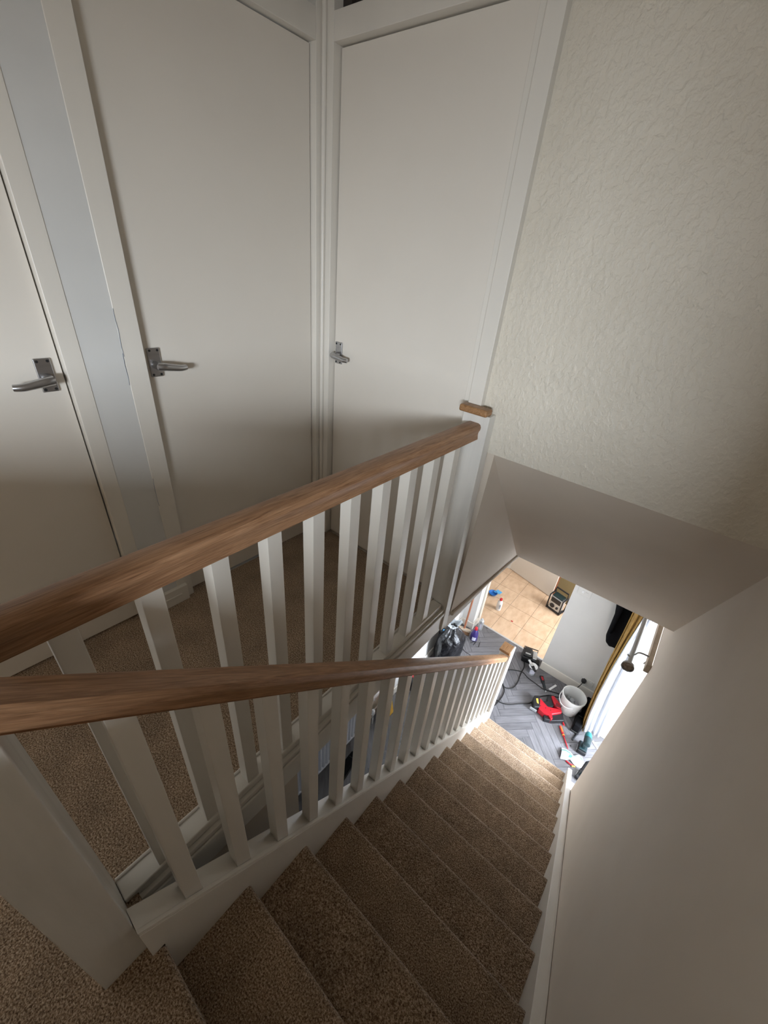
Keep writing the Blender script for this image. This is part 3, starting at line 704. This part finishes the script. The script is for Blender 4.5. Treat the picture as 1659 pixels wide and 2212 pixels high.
t2 = empty('cordless_drill', (.43, 2.905, ZF), (0, 0, math.radians(80)), label='black cordless drill half hidden behind the stair wall', cat='power tool')
G().box(-.06, .055, -.036, .036, 0, .045).build('battery_pack', 'black', t2, .008, world=False)
G().box(-.025, .020, -.018, .018, .045, .13).build('handle', 'darkteal', t2, .008, world=False)
G().lathe([(.02, -.06), (.03, -.05), (.03, .05), (.018, .075)], 18, (0, 0, .155), rX).build('drill_body', 'black', t2, smooth=True, world=False)
G().box(-.03, .01, .0355, .039, .010, .028).build('belt_clip', 'white', t2, .001, world=False)

# ------------------------------------------------------------------ crumpled packet
pk = empty('plastic_packet', (.31, 3.01, ZF), label='crumpled white plastic packet with grey and green print', cat='packet')
pa = [(0.202, 3.045), (0.24, 3.068), (0.28, 3.062), (0.315, 3.046), (0.355, 3.090), (0.385, 3.095), (.412, 3.06)]
pb = [(0.225, 2.930), (0.255, 2.945), (0.282, 2.968), (0.300, 2.985), (0.340, 2.970), (0.375, 2.965), (.420, 2.985)]
def pkf(i, u):
    a, b = Vector(pa[i]), Vector(pb[i]); q = a.lerp(b, u)
    random.seed(int(i * 31 + u * 100)); return (q.x, q.y, ZF + .012 + .022 * math.sin(math.pi * u) + random.uniform(-.006, .008))
g = G(); nu = 7
for i in range(7):
    for j in range(nu + 1): g.v.append(pkf(i, j / nu))
for i in range(6):
    for j in range(nu): g.f.append((i * (nu + 1) + j, i * (nu + 1) + j + 1, (i + 1) * (nu + 1) + j + 1, (i + 1) * (nu + 1) + j))
pm = mat('packet_film', (.50, .53, .55), .3)
o = g.build('packet_film', pm, pk); md = o.modifiers.new('s', 'SOLIDIFY'); md.thickness = .002
base = list(g.v)
def strip_on(u0, u1, i0, i1, m, nm):
    g2 = G()
    for i in range(i0, i1 + 1):
        for u in (u0, u1):
            a = u * nu; j = min(int(a), nu - 1); t = a - j
            p0 = Vector(base[i * (nu + 1) + j]); p1 = Vector(base[i * (nu + 1) + j + 1]); q = p0.lerp(p1, t); g2.v.append((q.x, q.y, q.z + .003))
    for i in range(i1 - i0): g2.f.append((i * 2, i * 2 + 1, i * 2 + 3, i * 2 + 2))
    o2 = g2.build(nm, m, pk); mm = o2.modifiers.new('s', 'SOLIDIFY'); mm.thickness = .0008
strip_on(.18, .26, 0, 6, 'printg', 'printed_line'); strip_on(.36, .40, 0, 5, 'print', 'printed_line'); strip_on(.55, .85, 0, 1, 'print', 'printed_panel'); strip_on(.5, .8, 2, 3, 'printg', 'printed_panel'); strip_on(.5, .8, 4, 5, 'labelw', 'printed_panel')
random.seed(11)
un = empty('hidden_pliers', (.33, 2.965, ZF), label='red handled pliers poking out from under the packet', cat='pliers')
G().tube([(.275, 2.952, ZF + .008), (.31, 2.945, ZF + .010), (.345, 2.955, ZF + .008)], .007, 8).build('red_handle', 'red', un, smooth=True)
G().tube([(.335, 2.940, ZF + .008), (.36, 2.955, ZF + .008)], .007, 8).build('yellow_handle_tip', 'yellow', un, smooth=True)

# ------------------------------------------------------------------ extension cord loops
cd = empty('extension_cord', (-.4, 3.3, ZF), label='black extension cord looping over the grey planks', cat='cord')
z = ZF + .0055
def cz(pts): return [(x, y, z) for x, y in pts]
G().tube(cz([(-.505, 3.80), (-.473, 3.702), (-.467, 3.593), (-.445, 3.457), (-.453, 3.352), (-.49, 3.299), (-.536, 3.291), (-.577, 3.314), (-.60, 3.36), (-.64, 3.42), (-.638, 3.481), (-.611, 3.517), (-.574, 3.562), (-.506, 3.608), (-.451, 3.627), (-.376, 3.596), (-.281, 3.587), (-.188, 3.577), (-.107, 3.612), (-.008, 3.656)]), .0052, 6).build('cord_run', 'rubber', cd, smooth=True)
G().tube(cz([(-.577, 3.330), (-.519, 3.263), (-.499, 3.189), (-.499, 3.089), (-.513, 2.995), (-.56, 2.90), (-.66, 2.86), (-.72, 2.95), (-.66, 3.05), (-.565, 3.076), (-.529, 3.077), (-.472, 3.082), (-.405, 3.116), (-.326, 3.199), (-.235, 3.300), (-.20, 3.42), (-.113, 3.545), (-.05, 3.58), (.0, 3.61)]), .0055, 6).build('cord_run', 'rubber', cd, smooth=True)

# ------------------------------------------------------------------ black machine on the threshold
mc = empty('battery_charger', (-.485, 3.865, ZF), (0, 0, math.radians(17)), label='black mains charger unit with clear lid standing at the tile threshold', cat='charger')
G().box(-.085, .085, -.075, .075, 0, .085).build('charger_body', 'black', mc, .014, world=False)
G().box(-.080, .020, -.070, .060, .085, .125).build('charging_dock', 'black', mc, .014, world=False)
G().box(.028, .078, -.062, .062, .085, .100).build('side_panel', 'silver', mc, .006, world=False)
G().tube([(-.08, .065, .08), (-.08, .068, .118), (.08, .068, .118), (.08, .065, .08)], .006, 8, 1).build('carry_bar', 'black', mc, smooth=True, world=False)
G().box(-.060, .0, -.050, -.030, .124, .129).build('contact_slot', 'silver', mc, .002, world=False)
G().box(.040, .070, -.077, -.074, .030, .055).build('status_panel', 'darkteal', mc, .001, world=False)
G().box(.086, .125, -.05, .02, 0, .03).build('cable_box', 'black', mc, .004, world=False)

# ------------------------------------------------------------------ tin with brush
tn = empty('paint_tin', (-.385, 3.705, ZF), label='small metal paint tin with white lid against the skirting', cat='tin')
G().lathe([(.050, 0), (.050, .004), (.048, .006), (.048, .100), (.051, .104)], 28).build('tin_body', 'tin', tn, smooth=True, world=False)
G().lathe([(.050, .103), (.050, .108), (.042, .106), (.040, .110)], 28).build('tin_lid', 'white', tn, smooth=True, world=False)
g = G()
for k in range(7):
    a0 = math.radians(-100 + k * 10); a1 = math.radians(-100 + (k + 1) * 10); r = .0486
    g.add([(r * math.cos(a0), r * math.sin(a0), .02), (r * math.cos(a1), r * math.sin(a1), .02), (r * math.cos(a1), r * math.sin(a1), .09), (r * math.cos(a0), r * math.sin(a0), .09)], [(0, 1, 2, 3)])
g.build('tin_label', 'labelw', tn, world=False)
br = empty('paint_brush', (-.395, 3.69, ZF + .118), (0, 0, math.radians(-40)), label='flat paint brush with black bristles lying across the paint tin lid', cat='brush')
G().box(-.085, -.030, -.014, .014, -.005, .005).build('brush_handle', 'white', br, .004, world=False)
G().box(-.030, .005, -.020, .020, -.006, .006).build('ferrule', 'silver', br, .002, world=False)
G().hexa([(.005, -.019, -.006), (.075, -.013, -.012), (.005, .019, -.006), (.075, .013, -.012), (.005, -.019, .006), (.075, -.010, -.006), (.005, .019, .006), (.075, .010, -.006)]).build('bristles', 'black', br, .002, world=False)

# ------------------------------------------------------------------ knife, strips, rod
kn = empty('utility_knife', (-.271, 3.728, ZF + .010), (0, 0, math.atan2(3.561 - 3.728, -.154 + .271)), label='black and red utility knife beside the skirting', cat='knife')
G().prism([(0, -.020), (.08, -.020), (.10, -.014), (.19, -.012), (.19, .012), (.10, .014), (.08, .020), (0, .020)], 'z', -.008, .012).build('knife_body', 'black', kn, .004, world=False)
G().box(.015, .065, -.012, .012, .011, .014).build('blade_slider', 'red', kn, .002, world=False)
G().box(.105, .16, -.007, .007, .011, .0135).build('grip_inlay', 'darkteal', kn, .001, world=False)
G().prism([(.188, -.008), (.215, -.006), (.200, .008), (.188, .008)], 'z', 0, .002).build('blade', 'silver', kn, world=False)
def offcut(x0, y0, x1, y1, w, label):
    d = Vector((x1 - x0, y1 - y0)); n = Vector((-d.y, d.x)).normalized() * w / 2
    pts = [(x0 + n.x, y0 + n.y), (x0 - n.x, y0 - n.y), (x1 - n.x, y1 - n.y), (x1 + n.x, y1 + n.y)]
    o = G().prism(pts, 'z', ZF + .0008, ZF + .007).build('trim_offcut', 'offcut', None, .001); tag(o, label, 'offcut', None); return o
offcut(-.135, 3.620, -.095, 3.735, .022, 'white trim offcut beside the utility knife')
offcut(.418, 3.345, .482, 3.295, .020, 'white trim offcut on the floor right of the impact driver')
rd = G().tube([(.255, 3.205, ZF + .009), (.29, 3.385, ZF + .009)], .008, 8).build('black_rod', 'black', None, smooth=True); tag(rd, 'short black rod lying at the foot of the ochre curtain', 'rod')
sp = G().lathe([(.006, 0), (.006, .007)], 10, (.262, 3.135, ZF)).build('wall_plug', 'black', None); tag(sp, 'tiny black wall plug by the screwdriver tip', 'wall plug')

# ------------------------------------------------------------------ bottles
def bottle(name, loc, prof, label, body, cap, cz0, capprof, lab=None):
    e = empty(name, loc, label=label, cat='bottle')
    G().lathe(prof, 24).build('bottle_body', body, e, smooth=True, world=False)
    G().lathe([(r, cz0 + h) for r, h in capprof], 18).build('bottle_cap', cap, e, smooth=True, world=False)
    if lab:
        g = G(); r, a, b, z0, z1 = lab
        for k in range(8):
            a0 = math.radians(a + (b - a) * k / 8); a1 = math.radians(a + (b - a) * (k + 1) / 8)
            g.add([(r * math.cos(a0), r * math.sin(a0), z0), (r * math.cos(a1), r * math.sin(a1), z0), (r * math.cos(a1), r * math.sin(a1), z1), (r * math.cos(a0), r * math.sin(a0), z1)], [(0, 1, 2, 3)])
        g.build('bottle_label', lab and 'print' if body == 'white' else 'labelw', e, world=False)
    return e
bottle('white_bottle', (-1.145, 4.385, ZF), [(.034, 0), (.036, .004), (.036, .125), (.030, .150), (.016, .165), (.014, .172)], 'white bottle with red cap standing on the peach tiles', 'white', 'redcap', .170, [(.018, 0), (.018, .028), (.015, .032)], (.0366, -75, -40, .04, .11))
bottle('purple_bottle', (-1.137, 3.665, ZF), [(.044, 0), (.046, .004), (.046, .07), (.040, .12), (.022, .160), (.014, .170)], 'purple cleaner bottle with red cap on grey planks near the broom', 'purple', 'redcap', .168, [(.020, 0), (.019, .03), (.012, .04)], (.0468, -95, -35, .015, .07))
bottle('spray_can', (-1.158, 3.868, ZF), [(.030, 0), (.032, .003), (.032, .150), (.024, .165), (.014, .170)], 'silver aerosol can against the kitchen opening', 'silver', 'clear', .168, [(.014, 0), (.013, .018), (.008, .024)], (.0325, -95, -50, .03, .12))
bl = empty('blue_bowl', (-1.34, 4.60, ZF), label='small blue plastic bowl on the tiles by the white door lining', cat='bowl')
g = G().lathe([(.030, 0), (.045, .01), (.062, .045), (.059, .046), (.040, .014), (.0, .010)], 24); g.build('bowl_body', 'blue', bl, smooth=True, world=False)
G().prism([(-.01, .03), (.085, .05), (.095, .11), (.02, .12)], 'z', .03, .04).build('folded_cloth', 'ltblue', bl, .004, world=False)

# ------------------------------------------------------------------ site radio on the tiles
rr = empty('site_radio', (-.555, 4.965, ZF), (0, 0, math.radians(-14)), label='black and silver site radio with roll cage on the peach tiles', cat='radio')
G().box(-.085, .085, -.055, .055, .03, .24).build('radio_case', 'silver', rr, .012, world=False)
G().box(-.070, .070, -.061, -.054, .15, .225).build('display', 'black', rr, .004, world=False)
G().lathe([(.034, 0), (.034, .008), (.028, .012)], 20, (-.03, -.054, .09), rx).build('speaker_grille', 'black', rr, smooth=True, world=False)
G().lathe([(.018, 0), (.016, .016)], 14, (.045, -.054, .09), rx).build('tuning_knob', 'black', rr, smooth=True, world=False)
G().box(-.075, .075, -.050, .050, .235, .262).build('top_panel', 'darkteal', rr, .006, world=False)
for sx in (-1, 1):
    G().tube([(sx * .098, -.06, .012), (sx * .098, -.068, .25), (sx * .098, .05, .27), (sx * .098, .068, .25), (sx * .098, .068, .012), (sx * .098, -.06, .012)], .010, 8, 1).build('cage_bar', 'black', rr, smooth=True, world=False)
G().tube([(-.098, .03, .26), (-.09, .03, .34), (.09, .03, .34), (.098, .03, .26)], .011, 8, 1).build('carry_handle', 'black', rr, smooth=True, world=False)
G().box(-.098, .098, -.06, .06, .006, .030).build('base_frame', 'black', rr, .006, world=False)

# ------------------------------------------------------------------ broom and rubbish bag
bm_ = empty('broom', (-1.262, 3.68, ZF), label='broom with red brown handle leaning in the corner left of the kitchen opening', cat='broom')
G().hexa([(-1.345, 3.62, ZF), (-1.205, 3.66, ZF), (-1.355, 3.66, ZF), (-1.215, 3.70, ZF), (-1.345, 3.63, ZF + .055), (-1.205, 3.67, ZF + .055), (-1.352, 3.655, ZF + .055), (-1.212, 3.695, ZF + .055)]).build('bristles', 'bristle', bm_, .003)
G().hexa([(-1.35, 3.615, ZF + .055), (-1.20, 3.66, ZF + .055), (-1.36, 3.665, ZF + .055), (-1.21, 3.705, ZF + .055), (-1.35, 3.62, ZF + .085), (-1.20, 3.665, ZF + .085), (-1.36, 3.66, ZF + .085), (-1.21, 3.70, ZF + .085)]).build('broom_head', 'batten', bm_, .006)
G().tube([(-1.285, 3.66, ZF + .075), (-1.300, 3.775, ZF + 1.25)], .012, 10, 1).build('broom_handle', 'broomwood', bm_, smooth=True)

rb = empty('rubbish_bag', (-1.222, 3.13, ZF), label='full black rubbish bag with clear sheeting on top beside the balustrade', cat='bag')
g = G(); n = 36; rows = 20; random.seed(5)
ph = [random.uniform(0, 6.28) for _ in range(12)]
for i in range(rows + 1):
    t = i / rows
    r = .163 * (1 - (2 * t - .9) ** 4 * .35) * (1 if t < .72 else 1 - ((t - .72) / .28) ** 1.6 * .62)
    if t < .08: r *= .80 + 2.5 * t
    for k in range(n):
        a = 2 * math.pi * k / n
        w = 1 + .05 * math.sin(3 * a + ph[0] + 4 * t) + .035 * math.sin(7 * a + ph[1] - 9 * t) + .03 * math.sin(12 * a + ph[2] + 15 * t) + (.05 * math.sin(17 * a + ph[3]) if t > .7 else 0)
        g.v.append((r * w * math.cos(a) * .92, r * w * math.sin(a) * 1.05, .58 * t + .012 * math.sin(5 * a + ph[4]) * t))
for i in range(rows):
    for k in range(n): g.f.append((i * n + k, i * n + (k + 1) % n, (i + 1) * n + (k + 1) % n, (i + 1) * n + k))
g.f.append(tuple(range(n))); g.f.append(tuple(rows * n + k for k in range(n)))
g.build('bag_body', 'bagm', rb, smooth=True, world=False)
g = G(); n2 = 18
for i in range(6):
    t = i / 5; r = .030 + .040 * t
    for k in range(n2):
        a = 2 * math.pi * k / n2; rr_ = r * (1 + .35 * math.sin(4 * a + i) * t + random.uniform(-.1, .1))
        g.v.append((rr_ * math.cos(a), rr_ * math.sin(a), .555 + .075 * t + .02 * math.sin(3 * a + i)))
for i in range(5):
    for k in range(n2): g.f.append((i * n2 + k, i * n2 + (k + 1) % n2, (i + 1) * n2 + (k + 1) % n2, (i + 1) * n2 + k))
o = g.build('clear_sheeting', 'clear', rb, smooth=True, world=False)
g = G().hexa([(-.125, -.03, .40), (-.07, -.09, .40), (-.10, .01, .42), (-.05, -.04, .44), (-.11, -.03, .49), (-.06, -.08, .50), (-.09, .01, .50), (-.05, -.04, .51)])
g.build('blue_wrapper', 'ltblue', rb, .01, world=False)

# ------------------------------------------------------------------ scraps
def scrap(pts, r, m, label, name='wire_scrap'):
    o = G().tube([(x, y, ZF + r + .0005) for x, y in pts], r, 6, 1).build(name, m, None, smooth=True); tag(o, label, 'scrap'); return o
scrap([(-1.13, 3.575), (-1.10, 3.640)], .0028, 'rubber', 'thin black wire scrap nearest in front of the purple bottle')
scrap([(-1.087, 3.570), (-1.085, 3.650)], .0028, 'rubber', 'thin black wire scrap just right of the purple bottle')
scrap([(-1.023, 3.590), (-1.045, 3.672)], .0028, 'rubber', 'thin black wire scrap furthest right of the purple bottle')
scrap([(-1.176, 3.437), (-1.11, 3.408), (-1.035, 3.410)], .003, 'rubber', 'bent black wire beside the rubbish bag')
def redbit(x, y, label):
    o = G().prism([(x - .014, y - .006), (x + .012, y - .010), (x + .016, y + .004), (x - .006, y + .010)], 'z', ZF + .0005, ZF + .006).build('red_scrap', 'redcap', None, .001); tag(o, label, 'scrap')
redbit(-.905, 4.31, 'small red scrap in the middle of the tiles')
